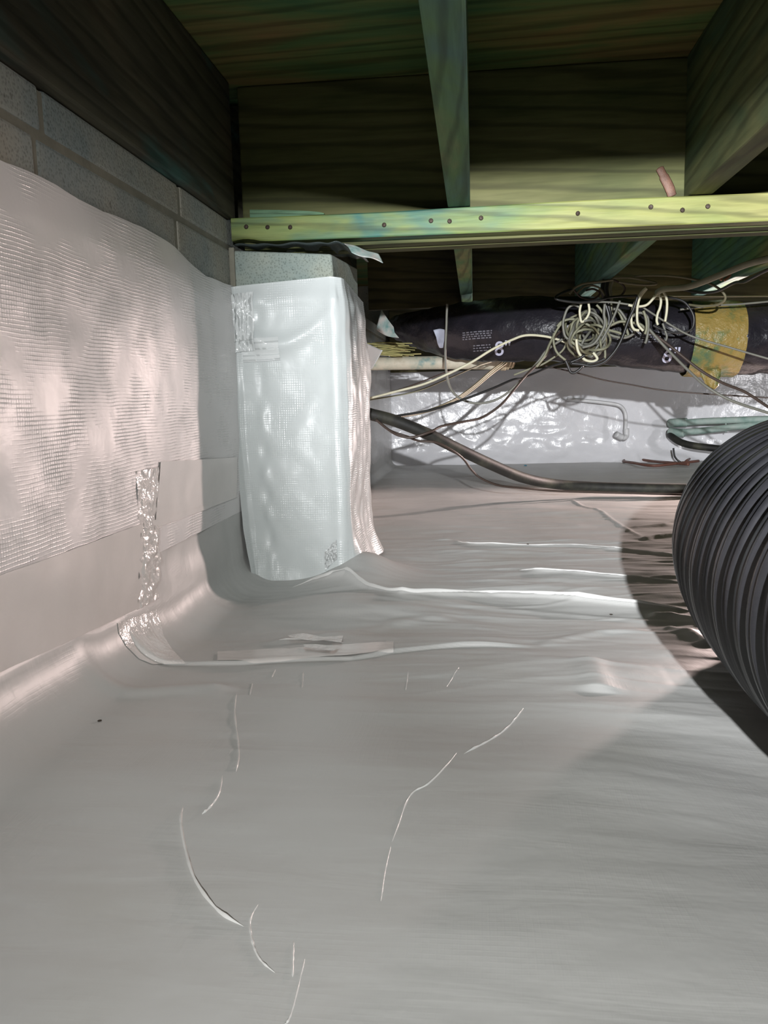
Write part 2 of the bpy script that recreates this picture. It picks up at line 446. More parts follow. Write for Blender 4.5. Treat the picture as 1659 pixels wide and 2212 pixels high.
# ---- floor sheet: comes down the left wall, rounds the corner and runs over the ground
ys = np.concatenate([np.linspace(-1.7, .28, 40), np.arange(.285, 1.0, .0022), np.arange(1.0, 1.9, .0036), np.arange(1.9, YB+.02, .009)])
NU, NF = 36, 16
xs_f = np.concatenate([np.arange(-.36, .12, .0024), np.arange(.12, .55, .004), np.linspace(.56, 3.1, 120)])
RF = .062
Y1 = ys[:, None]
zt_w = np.interp(ys, [-1.7, .7, 1.0, 1.3, 1.8, 4.3], [-.185, -.185, -.20, -.17, -.16, -.16])[:, None]
b0 = floor_z(np.full_like(ys, -.36), ys)[:, None]
RFy = np.interp(ys, [-1.7, .6, .9, 1.2, 1.5, 1.6, 4.3], [.064, .064, .06, .052, .055, .035, .035])[:, None]*(1+.16*fbm(ys*5, ys*0+3, 2))[:, None].clip(-9, 1.0)
u = np.linspace(0, 1, NU)[None, :]
zw = zt_w+(b0+RFy-zt_w)*u
bul = .004+.006*fbm(Y1*5+0*zw, zw*7, 3)*np.sin(u*math.pi)+.006*u**2
Xw = XW+bul; Yw = Y1+0*zw; Zw = zw
a = np.linspace(0, math.pi/2, NF+1)[None, 1:]
Xf = (XW+bul[:, -1:])+RFy*(1-np.cos(a)); Zf = b0+RFy-RFy*np.sin(a); Yf = Y1+0*Xf
Xg = np.broadcast_to(xs_f[None, :], (len(ys), len(xs_f)))[:, 1:]; Yg = np.broadcast_to(Y1, Xg.shape)
# keep the strip between fillet end and x=-.36 monotone
Zg = floor_z(Xg.copy(), Yg.copy())
X = np.concatenate([Xw, Xf, np.maximum(Xg, (Xf[:, -1:]+.002))], 1); Y = np.concatenate([Yw, Yf, Yg], 1); Z = np.concatenate([Zw, Zf, Zg], 1)
P = np.stack([X, Y, Z+H], -1)
dsu = np.concatenate([np.zeros((len(ys), 1)), np.cumsum(np.hypot(np.diff(X, axis=1), np.diff(Z, axis=1)), 1)], 1)
UV = np.stack([Y, dsu], -1)
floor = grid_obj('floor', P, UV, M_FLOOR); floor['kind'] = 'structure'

# crisp creases standing on the sheet
def crease(k_, h, w):
    poly = CREASES[k_][0]; P_ = catmull([Vector((a_, b_, 0)) for a_, b_ in poly], 14); n = len(P_)
    A_ = np.array([[p.x, p.y] for p in P_]); T_ = np.gradient(A_, axis=0); T_ /= np.linalg.norm(T_, axis=1)[:, None]+1e-9
    N_ = np.stack([-T_[:, 1], T_[:, 0]], 1); t = np.linspace(0, 1, n); f = np.clip(np.minimum(t, 1-t)*7, 0.05, 1)**.7
    f = f*(.8+.5*fbm(t*11, t*0+k_, 2)); pr = [(-1, -.25), (-.55, .45), (-.12, 1), (.12, 1), (.55, .45), (1, -.25)]
    Q = np.zeros((n, 6, 3))
    for j, (a_, b_) in enumerate(pr):
        xy = A_+N_*(w*a_*np.clip(f, .3, 1.2))[:, None]; Q[:, j, :2] = xy
        Q[:, j, 2] = floor_z(A_[:, 0].copy(), A_[:, 1].copy())+H+h*f*b_-.0004
    grid_obj('crease', Q, Q[..., :2].copy(), M_CREASE, floor)
for k_, h, w in ((0, .0050, .0042), (1, .0022, .0022), (2, .0024, .0026), (8, .0024, .0014), (9, .0022, .0013), (10, .0026, .0018), (11, .0015, .0013), (12, .0014, .0012), (13, .0012, .0012), (14, .0022, .0014), (15, .0018, .0013), (16, .0012, .0011), (17, .002, .003), (18, .002, .003), (19, .0016, .0016), (20, .0014, .0016), (21, .0010, .0012), (22, .0010, .0013), (23, .0014, .0016)):
    crease(k_, h, w)

# ---- left wall: block courses on a mortar bed
wl = box('wall_left', XW-.20, XW-.0016, -1.75, YB+.1, -.40+H, .318+H, M_MORTAR, bev=0); wl['kind'] = 'structure'
def jitter(b, a):
    for v in b.verts: v.co += Vector((random.uniform(-a, a), 0, 0))
for ci, (z0, z1, offs) in enumerate(((.277, .321, .02), (.079, .268, .0), (-.119, .070, .2), (-.317, -.128, 0))):
    y = -1.594+offs
    while y < YB:
        x1 = XW+random.uniform(-.0004, .0014) if z1 > .2 else XW-.002
        o = box('block', XW-.19, x1, y+.005, min(y+.401, YB+.08), z0+H, z1+H, M_BLOCK, wl, bev=.004)
        y += .406
        if y > 2.2 and ci > 1: break
# ---- back wall and other unseen sides of the crawlspace
bw = box('wall_back', -.64, 3.2, YB+.03, YB+.22, -.42+H, ZC, M_BLOCK, bev=0); bw['kind'] = 'structure'
# ---- ceiling: plywood sheets
ce = box('ceiling', -.64, 3.2, -1.75, YB+.2, ZC+.016, ZC+.03, M_PLY, bev=0); ce['kind'] = 'structure'
for (x0, x1, y0, y1) in ((-.60, 1.818, -1.7, -.478), (-.60, .60, -.474, .742), (.604, 3.1, -.474, .742), (-.60, 1.818, .746, 1.962),
                         (-.60, .60, 1.966, 3.184), (.604, 3.1, 1.966, 3.184), (-.60, 1.818, 3.188, 4.4), (1.822, 3.1, .746, 1.962), (1.822, 3.1, 3.188, 4.4)):
    box('plywood_panel', x0, x1, y0, y1, ZC, ZC+.0155, M_PLY, ce, bev=.0015, seg=1)

# ------------------------------------------------------------ left wall liner
def liner_top(y): return np.interp(y, [-1.7, .5, .774, .87, .979, 1.1, 1.22, 1.36, 1.524, 1.6, 4.3],
                                   [.23, .232, .224, .228, .222, .230, .222, .199, .206, .20, .20])
def wall_sheet(name, y0, y1, ny, zb, mat, off, label):
    yy = np.linspace(y0, y1, ny)[:, None]; v = np.linspace(0, 1, 110)[None, :]
    zt = liner_top(yy)+.0015*np.sin(yy*33); z = zt+(zb-zt)*v
    fade = np.minimum(1, np.minimum(v, 1-v)*9+.12)
    x = XW+off+fade*(.0035+.0055*fbm(yy*3.3+2, z*3.3+7, 3)+.0016*fbm(yy*14, z*9, 2))
    P = np.stack([x, yy+0*z, z+H], -1); UV = np.stack([yy+0*z, z], -1)
    return tag(grid_obj(name, P, UV, mat), label, 'plastic sheet')
liner = wall_sheet('wall_liner', -1.68, 1.512, 330, -.205, M_WALL, .006, 'white woven plastic liner covering the concrete block wall on the left')
liner_far = wall_sheet('wall_liner', 1.80, YB, 90, -.31, M_WALL, .006, 'shaded white plastic liner on the side wall beyond the block pier')

# tape strips lie just proud of the sheets
def patch(name, quad, mat, parent, nx=24, ny=12, amp=.0008, off=.013, wr=20, X0=XW, thick=0):
    """quad: pixel corners TL,TR,BR,BL on the wall plane"""
    q = [atx(px, py, X0) for px, py in quad]
    s = np.linspace(0, 1, nx)[:, None, None]; t = np.linspace(0, 1, ny)[None, :, None]
    q = [np.array(v) for v in q]
    P = (q[0]*(1-s)+q[1]*s)*(1-t)+(q[3]*(1-s)+q[2]*s)*t
    yy, zz = P[..., 1], P[..., 2]
    P[..., 0] = X0+off+.0055*fbm(yy*3.3+2, (zz-H)*3.3+7, 3)*.8+amp*fbm(yy*wr, zz*wr, 3)+.0007*ridged(yy*wr*2, zz*wr*.8)*(amp > .001)
    if amp > .001: P[..., 0] -= .0026*(1-np.sin(s[..., 0]*math.pi))
    return grid_obj(name, P, np.stack([yy, zz], -1), mat, parent)
tape_main = patch('seam_tape', [(-260, 1330), (292, 1130), (292, 1310), (-260, 1560)], M_TAPE, liner, 80, 14, off=.0112)
patch('seam_tape', [(329, 998), (500, 988), (500, 1075), (318, 1141)], M_TAPE, liner, 40, 12, off=.0115)
patch('tape_wrinkle', [(277, 1018), (330, 1009), (322, 1140), (283, 1140)], M_WRINK, liner, 30, 50, amp=.0026, off=.0122, wr=55)
patch('tape_wrinkle', [(288, 1138), (330, 1134), (326, 1290), (280, 1318)], M_WRINK, liner, 26, 60, amp=.0036, off=.0126, wr=62)
patch('seam_tape', [(292, 1130), (436, 1090), (434, 1100), (292, 1142)], M_TAPE, liner, 30, 6, off=.0119)

# taped flap at the foot of the wall, swept out over the floor
def floor_patch(name, rows, mat, parent, lift=.003, amp=.002, wr=40):
    """rows: two pixel polylines (upper, lower) of equal length, laid on the floor sheet"""
    A = np.array(rows, float); n = A.shape[1]
    def rs(r, k=48):
        t = np.linspace(0, n-1, k); return np.stack([np.interp(t, range(n), r[:, 0]), np.interp(t, range(n), r[:, 1])], -1)
    a, b = rs(A[0]), rs(A[1]); m = 16
    P = np.zeros((48, m, 3))
    for j in range(m):
        t = j/(m-1); q = a*(1-t)+b*t
        for i in range(48):
            w = onbase(q[i, 0], q[i, 1])
            P[i, j] = (w.x, w.y, 0)
    P[..., 2] = floor_z(P[..., 0].copy(), P[..., 1].copy())+H+lift+amp*fbm(P[..., 0]*wr, P[..., 1]*wr, 3)
    return grid_obj(name, P, P[..., :2].copy(), mat, parent)
floor_patch('seam_tape', [[(470, 1412), (560, 1408), (640, 1405), (740, 1400), (850, 1396)], [(470, 1436), (560, 1436), (640, 1430), (740, 1427), (850, 1413)]], M_TAPE, floor, .0012, .0010, 30)
floor_patch('tape_fold', [[(610, 1384), (660, 1384), (700, 1387), (742, 1385)], [(630, 1391), (660, 1393), (700, 1396), (738, 1400)]], M_WRINK, floor, .0035, .0015, 30)
floor_patch('tape_fold', [[(655, 1402), (690, 1404), (733, 1406)], [(660, 1410), (690, 1413), (722, 1418)]], M_WRINK, floor, .0035, .0015, 30)

# crumpled tape flap where the wall tape turns onto the floor
from mathutils.bvhtree import BVHTree
_fb = BVHTree.FromPolygons([v_.co for v_ in floor.data.vertices], [list(p.vertices) for p in floor.data.polygons])
def drape(name, left, right, mat, parent, nx=44, ny=34, amp=.003, wr=48, lift=.0025):
    """left/right: pixel polylines of equal length; laid on the floor sheet"""
    n = len(left); P = np.zeros((ny, nx, 3))
    for i in range(ny):
        t = i/(ny-1)*(n-1)
        a_ = [np.interp(t, range(n), [q[c] for q in left]) for c in (0, 1)]; b_ = [np.interp(t, range(n), [q[c] for q in right]) for c in (0, 1)]
        for j in range(nx):
            u_ = j/(nx-1); d = Vector(ray(a_[0]*(1-u_)+b_[0]*u_, a_[1]*(1-u_)+b_[1]*u_)).normalized()
            co, no, *_ = _fb.ray_cast(Vector((0, 0, H)), d)
            if no.dot(d) > 0: no = -no
            e_ = math.sin(u_*math.pi)*math.sin(t/(n-1)*math.pi)
            P[i, j] = co+no*(lift*(.3+.7*e_)+amp*e_*float(fbm(np.array(co.x*wr+co.z*wr), np.array(co.y*wr), 3)))
    return grid_obj(name, P, P[..., :2].copy(), mat, parent)
drape('tape_flap', [(253, 1346), (256, 1368), (272, 1396), (300, 1424), (330, 1436)], [(338, 1316), (346, 1340), (352, 1372), (372, 1404), (402, 1434)], M_WRINK, floor)

# ------------------------------------------------------------ block pier and its wrap
pier = thing('block_pier', (-.335, 1.65, -.34+H), 'concrete block pier with bare speckled top under the timber girder', 'pier')
px0, px1, py0, py1 = -.432, -.242, 1.517, 1.788
for z0, z1 in ((.073, .267), (-.127, .067), (-.335, -.133)):
    bm = box_bm(px0, px1, py0, py1, z0+H, z1+H, .006, 3)
    if z1 > .2:
        for v in bm.verts:                    # chipped front right corner
            if v.co.x > px1-.012 and v.co.y < py0+.02 and v.co.z > .25+H: v.co += Vector((-.010, .006, -.012))
    from_bm('block', bm, M_PBLOCK, pier)
for z in (.070, -.130): box('mortar_joint', px0+.004, px1-.004, py0+.004, py1-.004, z-.004+H, z+.004+H, M_MORTAR, pier, bev=0)
# mortar smear in the corner of pier and wall
box('mortar_joint', XW+.001, px0+.004, 1.513, 1.545, .19+H, .272+H, M_MORTAR, pier, bev=.002)

# wrap: one sheet round front and right side
g = .010
per = []                                      # perimeter profile (x, y, outward normal)
per_pts = [(-.440, 1.488), (-.431, 1.500), (-.420, 1.505), (px1-.012, py0-g), (px1-.003, py0-g+.002), (px1+.007, py0-.002), (px1+g, py0+.010), (px1+g, py1+.004), (px1+.004, py1+.012)]
pp_ = np.array(per_pts); sl = np.concatenate([[0], np.cumsum(np.linalg.norm(np.diff(pp_, axis=0), axis=1))])
NS, NV = 230, 200
ss = np.linspace(0, sl[-1], NS); bx = np.interp(ss, sl, pp_[:, 0]); by = np.interp(ss, sl, pp_[:, 1])
tx = np.gradient(bx); ty = np.gradient(by); L = np.hypot(tx, ty); nx_, ny_ = ty/L, -tx/L
for _ in range(4):
    nx_ = np.convolve(np.pad(nx_, 3, 'edge'), np.ones(7)/7, 'valid'); ny_ = np.convolve(np.pad(ny_, 3, 'edge'), np.ones(7)/7, 'valid')
v = np.linspace(0, 1, NV)[:, None]
ztop = np.interp(ss, [0, sl[2], sl[3], sl[6], sl[-1]], [.198, .203, .213, .210, .196])[None, :]
corner = sl[4]; fr = (ss/corner)[None, :]                     # 0..1 across the front face
S2, V2 = np.meshgrid(ss, v[:, 0])
fade = np.clip(v*14, .05, 1)
out = .004+.005*fbm(S2*9+3, V2*4.5+5, 3)
# sagging swag under the top edge of the front face
sw = np.exp(-((V2-(.10+.10*np.sin(np.clip(fr, 0, 1)*math.pi)))/.03)**2)*(fr < 1)*np.sin(np.clip(fr, 0, 1)*math.pi)
out = out+.010*sw+.004*np.exp(-((V2-.05)/.03)**2)*(fr < 1)
# loose corner folds down the left edge and the right corner
out = out+.004*np.sin(V2*34+1.4*np.sin(V2*9))*np.exp(-((S2-.062)/.010)**2)
out = out+(.005+.004*fbm(V2*9, S2*0+2, 2))*np.exp(-((S2-corner+.004)/.012)**2)
side = sstep(corner, corner+.03, S2)
out = out+side*.006*fbm(S2*14, V2*5+20, 2)
# flare at the foot, stronger on the right side
ft = np.clip((V2-.80)/.20, 0, 1)
out = out+ft**2*(.010+.018*side)*(1+.12*np.sin(S2*60)*side)+.012*np.exp(-((V2-.35)/.25)**2)*side*.5
bulge = .012*np.exp(-((V2-.72)/.2)**2)*sstep(.03, .1, S2)*(1-side); out = out+bulge*.7
zbot = np.interp(ss, [0, .085, corner, sl[-1]], [-.335, -.345, -.335, -.33])[None, :]
Zp = ztop+(zbot-ztop)*V2
Xp = bx[None, :]+nx_[None, :]*out*fade; Yp = by[None, :]+ny_[None, :]*out*fade
# slack lower left corner rounds toward the wall
lean = sstep(.45, 1, V2)*np.exp(-(S2/.07)**2); Xp = Xp+.014*lean
wrap = tag(grid_obj('pier_wrap', np.stack([Xp, Yp, Zp+H], -1), np.stack([S2, Zp], -1), M_PIER), 'white plastic wrap bound around the block pier, creased and taped', 'plastic sheet')
# tape strip crossing the foot of the wrap
def wrap_patch(name, s0, s1, v0, v1, mat, amp=.0008, off=.0015, wr=30, nx=30, ny=20, skew=0):
    si = np.linspace(s0, s1, nx); vi = np.linspace(v0, v1, ny)
    iS = np.clip(((si)/sl[-1]*(NS-1)), 0, NS-1); P = np.zeros((nx, ny, 3))
    for i in range(nx):
        for j in range(ny):
            fv = np.clip(vi[j]+skew*i/nx, 0, 1)*(NV-1); a0, a1 = int(iS[i]), int(fv)
            e = np.array([Xp[a1, a0], Yp[a1, a0], Zp[a1, a0]+H]); n2 = np.array([nx_[a0], ny_[a0], 0])
            P[i, j] = e+n2*(off+amp*float(fbm(np.array(si[i]*wr), np.array(vi[j]*wr*.5), 3)))
    return grid_obj(name, P, P[..., :2].copy()*0+np.stack(np.meshgrid(si, vi, indexing='ij'), -1), mat, parent=wrap)
wrap_patch('corner_tape', .006, .055, .03, .22, M_PTAPE, .003, .004, 60, 40, 40)
wrap_patch('corner_tape', .03, .10, .18, .255, M_PTAPE, .0012, .0025, 30)
wrap_patch('foot_tape', .17, corner-.01, .90, .965, M_PTAPE, .004, .004, 45, 40, 24, -.04)

# ------------------------------------------------------------ timber
def timber(name, x0, x1, y0, y1, z0, z1, mat, label, cat, group=None, bev=.003, warp=.0012):
    bm = box_bm(x0, x1, y0, y1, z0, z1, bev)
    o = from_bm(name, bm, mat); return tag(o, label, cat, group)
JX = -.0434; SP = .4064; JW = .039
timber('floor_joist', JX, JX+JW, -1.7, YG-.001, ZJ, ZC-.001, M_JOIST, 'floor joist in the upper middle running from overhead to the nailed ledger', 'joist', 'floor joists overhead')
timber('floor_joist', JX+SP, JX+SP+JW, -1.7, YG-.001, ZJ, ZC-.001, M_JOISTR, 'floor joist at the upper right resting on the right part of the ledger', 'joist', 'floor joists overhead')
timber('floor_joist', JX, JX+JW, BW+.001, 3.148, ZJ, ZC-.001, M_JOIST, 'short looking teal joist behind the girder, hanging just right of the pier', 'joist', 'floor joists overhead')
timber('floor_joist', JX+SP, JX+SP+JW, BW+.001, 3.148, ZJ, ZC-.001, M_JOIST, 'joist behind the girder that runs back above the cable tangle', 'joist', 'floor joists overhead')
timber('floor_joist', JX+2*SP, JX+2*SP+JW, BW+.001, 3.148, ZJ, ZC-.001, M_JOIST, 'pale edged joist behind the girder at far right above the duct', 'joist', 'floor joists overhead')
timber('rim_board', XW-.03, XW+.012, -1.7, YG-.02, .3225+H, ZC-.001, M_RIM, 'dark stained rim board on top of the left block wall', 'board')
timber('rim_board', XW-.03, XW+.012, BW+.01, 3.14, .3225+H, ZC-.001, M_RIM, 'dark rim board behind the girder above the far side wall', 'board')
timber('band_board', XW+.05, 3.1, 3.15, 3.19, .318+H, ZC-.001, M_BAND, 'dark brown band board across the back above the black duct', 'board')
# girder of two plies
gd = thing('girder_beam', (.3, 1.59, .27+H), 'long timber girder across the bay, resting on the block pier', 'beam')
box('beam_ply', XW+.02, 3.1, YG, YG+.038, .272+H, ZC-.001, M_GIRDER, gd)
box('beam_ply', XW+.02, 3.1, YG+.040, BW, .270+H, ZC-.001, M_GIRDER, gd)
# resin streak on its face
sp_ = [at(1424, 362, YG-.001), at(1436, 385, YG-.002), at(1446, 405, YG-.002), at(1452, 424, YG-.001)]
o = tube('bark_streak', sp_, [.004]+[.007]*6+[.0085]*12+[.008]*5+[.005], M_BARK, gd, 10)
for v_ in o.data.vertices: v_.co.y = (YG-1.59)+(v_.co.y-(YG-1.59))*.28-.001
o['label'] = 'reddish brown bark streak'
# ledger strip: tapering depth as in the photo
bm = bmesh.new()
xs_l = np.concatenate([np.linspace(-.431, -.36, 8), np.linspace(-.34, 3.0, 60)])
prof = []
for x in xs_l:
    zt = .3215+.0012*math.sin(x*9); zb = np.interp(x, [-.43, -.40, -.36, -.2, .5, 3], [.283, .2815, .2800, .2785, .2745, .274])
    if x < -.38: zb += .004*math.sin((x+.43)*60)
    c = [bm.verts.new((x, 1.513, zb+.002+H)), bm.verts.new((x, 1.5145, zb+H)), bm.verts.new((x, YG-.001, zb+H)), bm.verts.new((x, YG-.001, zt+H)), bm.verts.new((x, 1.5145, zt+H)), bm.verts.new((x, 1.513, zt-.002+H))]
    prof.append(c)
for a_, b_ in zip(prof[:-1], prof[1:]):
    for i in range(6): bm.faces.new((a_[i], a_[(i+1) % 6], b_[(i+1) % 6], b_[i]))
bm.faces.new(prof[0]); bm.faces.new(prof[-1][::-1])
led = tag(from_bm('ledger_strip', bm, M_LEDGER), 'nailed green stained ledger strip along the foot of the girder', 'board')
nb = bmesh.new()
for rr, yy in ((.0036, 0), (.0040, -.0012), (.0030, -.0022)):
    pass
def nail_mesh():
    bm = bmesh.new(); R_ = [(.0001, -.0026), (.0032, -.0022), (.0042, -.0010), (.0040, .0002), (.0016, .0006), (.0016, .006)]
    rings = [[bm.verts.new((r*math.cos(a), y, r*math.sin(a))) for a in np.linspace(0, 2*math.pi, 8, endpoint=False)] for r, y in R_]
    for p, q in zip(rings[:-1], rings[1:]):
        for i in range(8): bm.faces.new((p[i], p[(i+1) % 8], q[(i+1) % 8], q[i]))
    bmesh.ops.recalc_face_normals(bm, faces=bm.faces); me = bpy.data.meshes.new('nail'); bm.to_mesh(me); bm.free()
    me.materials.append(M_NAIL); return me
NM = nail_mesh(); nb.free()
for qx, qy in ((532, 490), (578, 491), (627, 491), (830, 486), (931, 477), (971, 478), (1039, 471), (1248, 461), (1406, 447), (1474, 454), (1529, 446)):
    o = bpy.data.objects.new('nail', NM); p = at(qx, qy, 1.5125); o.location = p; o.rotation_euler = (random.uniform(-.35, .35), random.uniform(0, 6), random.uniform(-.3, .3))
    link(o, led)
# shim lying on the ledger
bm = bmesh.new(); n = 14; rings = []
for i in range(n+1):
    t = i/n; p = at(540+160*t, 463-6*t, 1.520); hgt = .0125*(1-t)**.6+.002; zb_ = .3222+H
    rings.append([bm.verts.new((p.x, 1.519, zb_)), bm.verts.new((p.x, 1.548, zb_)), bm.verts.new((p.x, 1.548, zb_+hgt)), bm.verts.new((p.x, 1.519, zb_+hgt))])
for a_, b_ in zip(rings[:-1], rings[1:]):
    for i in range(4): bm.faces.new((a_[i], a_[(i+1) % 4], b_[(i+1) % 4], b_[i]))
bm.faces.new(rings[0]); bm.faces.new(rings[-1][::-1])
tag(from_bm('wood_shim', bm, M_SHIM), 'thin tapered green wood shim lying on the left end of the ledger', 'shim')
# unseen boards added across the joist bays behind the camera to shade the girder
for k_ in range(-1, 1):
    x0 = JX+k_*SP+JW if k_ >= 0 else XW+.02
    nm = ('left', 'middle')[k_+1]
    timber('shade_board', x0, JX+(k_+1)*SP, -.11, -.07, ZJ+(.008 if k_ == 0 else .001), ZC-.001, M_GIRDER, 'unseen board added between joists to shade the girder, %s bay behind the view' % nm, 'board')

# flashing on top of the pier, drooping over its right corner
top = [(506, 529), (560, 527), (620, 526), (680, 524), (720, 523), (750, 527), (772, 536)]
pts_ = catmull([at(*q, 1.508) for q in top], 8)
Pf = np.array([[(p.x, p.y+.16*j/7, p.z+.0012*math.sin(i*.8)+.001*math.sin(j*1.3+i*.4)) for j in range(8)] for i, p in enumerate(pts_)])
fls = thing('flashing_sheet', (-.32, 1.52, .27+H), 'dark plastic flashing between pier top and girder, end curling down', 'flashing')
grid_obj('flashing', Pf, None, M_FLASH, fls, thick=.0012)
er = [[(742, 525), (766, 531), (792, 541), (818, 549)], [(752, 533), (770, 540), (796, 549), (824, 560)], [(760, 546), (776, 553), (801, 557), (827, 568)]]
Q = np.array([[list(p) for p in catmull([at(px, py, 1.505-.012*k_) for px, py in row], 6)] for k_, row in enumerate(er)])
t_ = np.linspace(0, 2, 13); Q2 = np.array([[[np.interp(t, range(3), Q[:, i, c]) for c in range(3)] for i in range(Q.shape[1])] for t in t_])
Q2[..., 1] += .004*np.sin(Q2[..., 0]*160)
o = grid_obj('curled_end', Q2, None, M_FLAP, fls, thick=.0012); o['label'] = 'pale teal curled end'

# ------------------------------------------------------------ back wall liner
xx = np.linspace(XW+.004, 3.1, 420)[None, :]; v = np.linspace(0, 1, 120)[:, None]
zt = .22+0*xx; zb = floor_z(xx[0].copy(), np.full(xx.shape[1], YB-.045))[None, :]-.006
Z3 = zt+(zb-zt)*v
yv = YB+.006-.05*np.clip((v-.80)/.2, 0, 1)**2-.006*fbm(xx*3, Z3*5, 3)-.014*np.clip(v-.5, 0, 1)*fbm(xx*9, Z3*11, 3)-.006*ridged(xx*7+3, Z3*15)*sstep(.5, .75, v)
timber('rim_board', XW+.02, 3.1, YB-.085, YB-.045, .115+H, ZC-.001, M_BAND, 'dark rim board at the very back, half hidden above the black duct', 'board')
tag(grid_obj('back_liner', np.stack([xx+0*v, yv, Z3+H], -1), np.stack([xx+0*v, Z3], -1), M_BACK), 'bright white plastic liner hung across the far back wall', 'plastic sheet')
# loose flap of liner beyond the pier
def sheet_px(name, rows, mat, label, cat, thick=.0008, sub=6, wob=.004):
    """rows of (px,py,depth): sheet through them"""
    R_ = [catmull([at(px, py, d) for px, py, d in r], sub) for r in rows]
    P = np.array([[[p.x, p.y, p.z] for p in r] for r in R_])
    n = P.shape[0]; t = np.linspace(0, n-1, (n-1)*8+1); Q = np.zeros((len(t), P.shape[1], 3))
    for j in range(P.shape[1]):
        for c in range(3): Q[:, j, c] = np.interp(t, range(n), P[:, j, c])
    Q[..., 1] += wob*fbm(Q[..., 0]*30, Q[..., 2]*30, 2)
    o = grid_obj(name, Q, np.stack([Q[..., 0], Q[..., 2]], -1), mat, thick=thick)
    return tag(o, label, cat)
sheet_px('liner_flap', [[(786, 738, 2.25), (800, 745, 2.2), (826, 757, 2.1)], [(786, 765, 2.25), (800, 768, 2.2), (818, 772, 2.13)], [(786, 800, 2.25), (797, 800, 2.2), (804, 796, 2.17)]],
         M_PIER, 'small torn white plastic flap peeling out behind the pier', 'plastic flap')

# ------------------------------------------------------------ corrugated duct at right
ctrl = [(.47, -.25), (.46, 0), (.425, .25), (.385, .45), (.365, .62), (.362, .78), (.372, .92), (.402, 1.06), (.47, 1.20), (.60, 1.34), (.80, 1.45), (1.05, 1.50), (1.35, 1.47), (1.6, 1.42)]
path = catmull([Vector((x, y, 0)) for x, y in ctrl], 60)
Pd = np.array([[p.x, p.y] for p in path]); L_ = np.concatenate([[0], np.cumsum(np.linalg.norm(np.diff(Pd, axis=0), axis=1))])
step = .0026; s_ = np.arange(0, L_[-1], step); cx = np.interp(s_, L_, Pd[:, 0]); cy = np.interp(s_, L_, Pd[:, 1])
Pth = [Vector((a_, b_, -.184+H)) for a_, b_ in zip(cx, cy)]
ph = s_/.0285+.9*np.array(fbm(s_*3.1, s_*0+4.4, 2))*.6
f_ = ph-np.floor(ph)
prof = np.where(f_ < .62, np.minimum(1, np.minimum(f_, .62-f_)/.12), 0.0)-.45*np.exp(-((f_-.31)/.06)**2)
rad = .142+.0085*prof
A = tube_arrays(Pth, rad, 96)
ang = np.linspace(0, 2*np.pi, 96, endpoint=False)[None, :]; cen = np.array([[p.x, p.y, p.z] for p in Pth])[:, None]
A = cen+(A-cen)*(1+.010*fbm(s_[:, None]*6+0*ang, np.cos(ang)*1.5+9, 2)+.006*np.sin(2*ang+s_[:, None]*4))[..., None]
tag(grid_obj('corrugated_duct', A, None, M_DUCT, close_u=True), 'large black corrugated flexible duct lying on the floor at right', 'duct')

# ------------------------------------------------------------ insulated duct along the back
def R3(px, py, d): return at(px, py, d)
fd = thing('insulated_duct', (.6, 2.75, .14+H), 'black plastic sleeved flexible duct hung across the back under the joists', 'duct')
def duct_seg(name, st, mat, parent, sides=56, wr=.006, uvs=1):
    """st: stations (x, y, z, radius)"""
    C_ = catmull([Vector(s[:3]) for s in st], 24); r = np.interp(np.linspace(0, len(st)-1, len(C_)), range(len(st)), [s[3] for s in st])
    A = tube_arrays(C_, r, sides); an = np.linspace(0, 2*np.pi, sides, endpoint=False)[None, :]
    ce_ = np.array([[p.x, p.y, p.z] for p in C_])[:, None]; n = len(C_); ii = np.arange(n)[:, None]
    ln = np.concatenate([[0], np.cumsum([(C_[i+1]-C_[i]).length for i in range(n-1)])])[:, None]
    d = wr*fbm(ln*14+0*an, np.cos(an)*2.2+np.sin(an)*.6+5, 3)+wr*.8*ridged(ln*7+2*np.sin(an), np.sin(an)*3+np.cos(an))
    nrm = (A-ce_)/np.linalg.norm(A-ce_, axis=2)[..., None]
    return grid_obj(name, A+nrm*(d-wr)[..., None], None, mat, parent, close_u=True)
def rel(x, y, z, r): return (x, y, z+H, r)
DUCT = [rel(-.31, 3.60, .285, .055), rel(-.27, 3.22, .255, .048), rel(-.18, 3.05, .232, .072), rel(-.07, 2.92, .213, .094), rel(.06, 2.81, .203, .104), rel(.2, 2.75, .198, .104), rel(.36, 2.73, .188, .104), rel(.52, 2.73, .170, .108), rel(.68, 2.73, .155, .112)]
o = duct_seg('duct_sleeve', DUCT, M_SLEEVE, fd); 
o = duct_seg('duct_sleeve', [rel(.79, 2.73, .148, .112), rel(1.0, 2.73, .146, .112), rel(1.3, 2.74, .145, .112), rel(1.8, 2.78, .15, .112), rel(2.4, 2.8, .15, .11)], M_SLEEVE, fd, wr=.008)
o = duct_seg('tape_band', [rel(.655, 2.73, .153, .117), rel(.71, 2.73, .150, .119), rel(.76, 2.73, .149, .119), rel(.806, 2.73, .147, .117)], M_YTAPE, fd, wr=.005)
o['label'] = 'yellowed tape band around the joint'
# hanging tail of the tape
Pq = []
for (px_, py_) in (((1512, 798), (1558, 796)), ((1514, 812), (1556, 806)), ((1520, 824), (1556, 822)), ((1524, 834), (1552, 833)), ((1530, 842), (1545, 840))):
    a_, b_ = at(*px_, 2.66), at(*py_, 2.66)
    Pq.append([[a_.x+(b_.x-a_.x)*t, a_.y+.006*math.sin(t*9+py_[1]), a_.z+(b_.z-a_.z)*t] for t in np.linspace(0, 1, 9)])
o = grid_obj('tape_tail', np.array(Pq), None, M_YTAPE, fd, thick=.002)
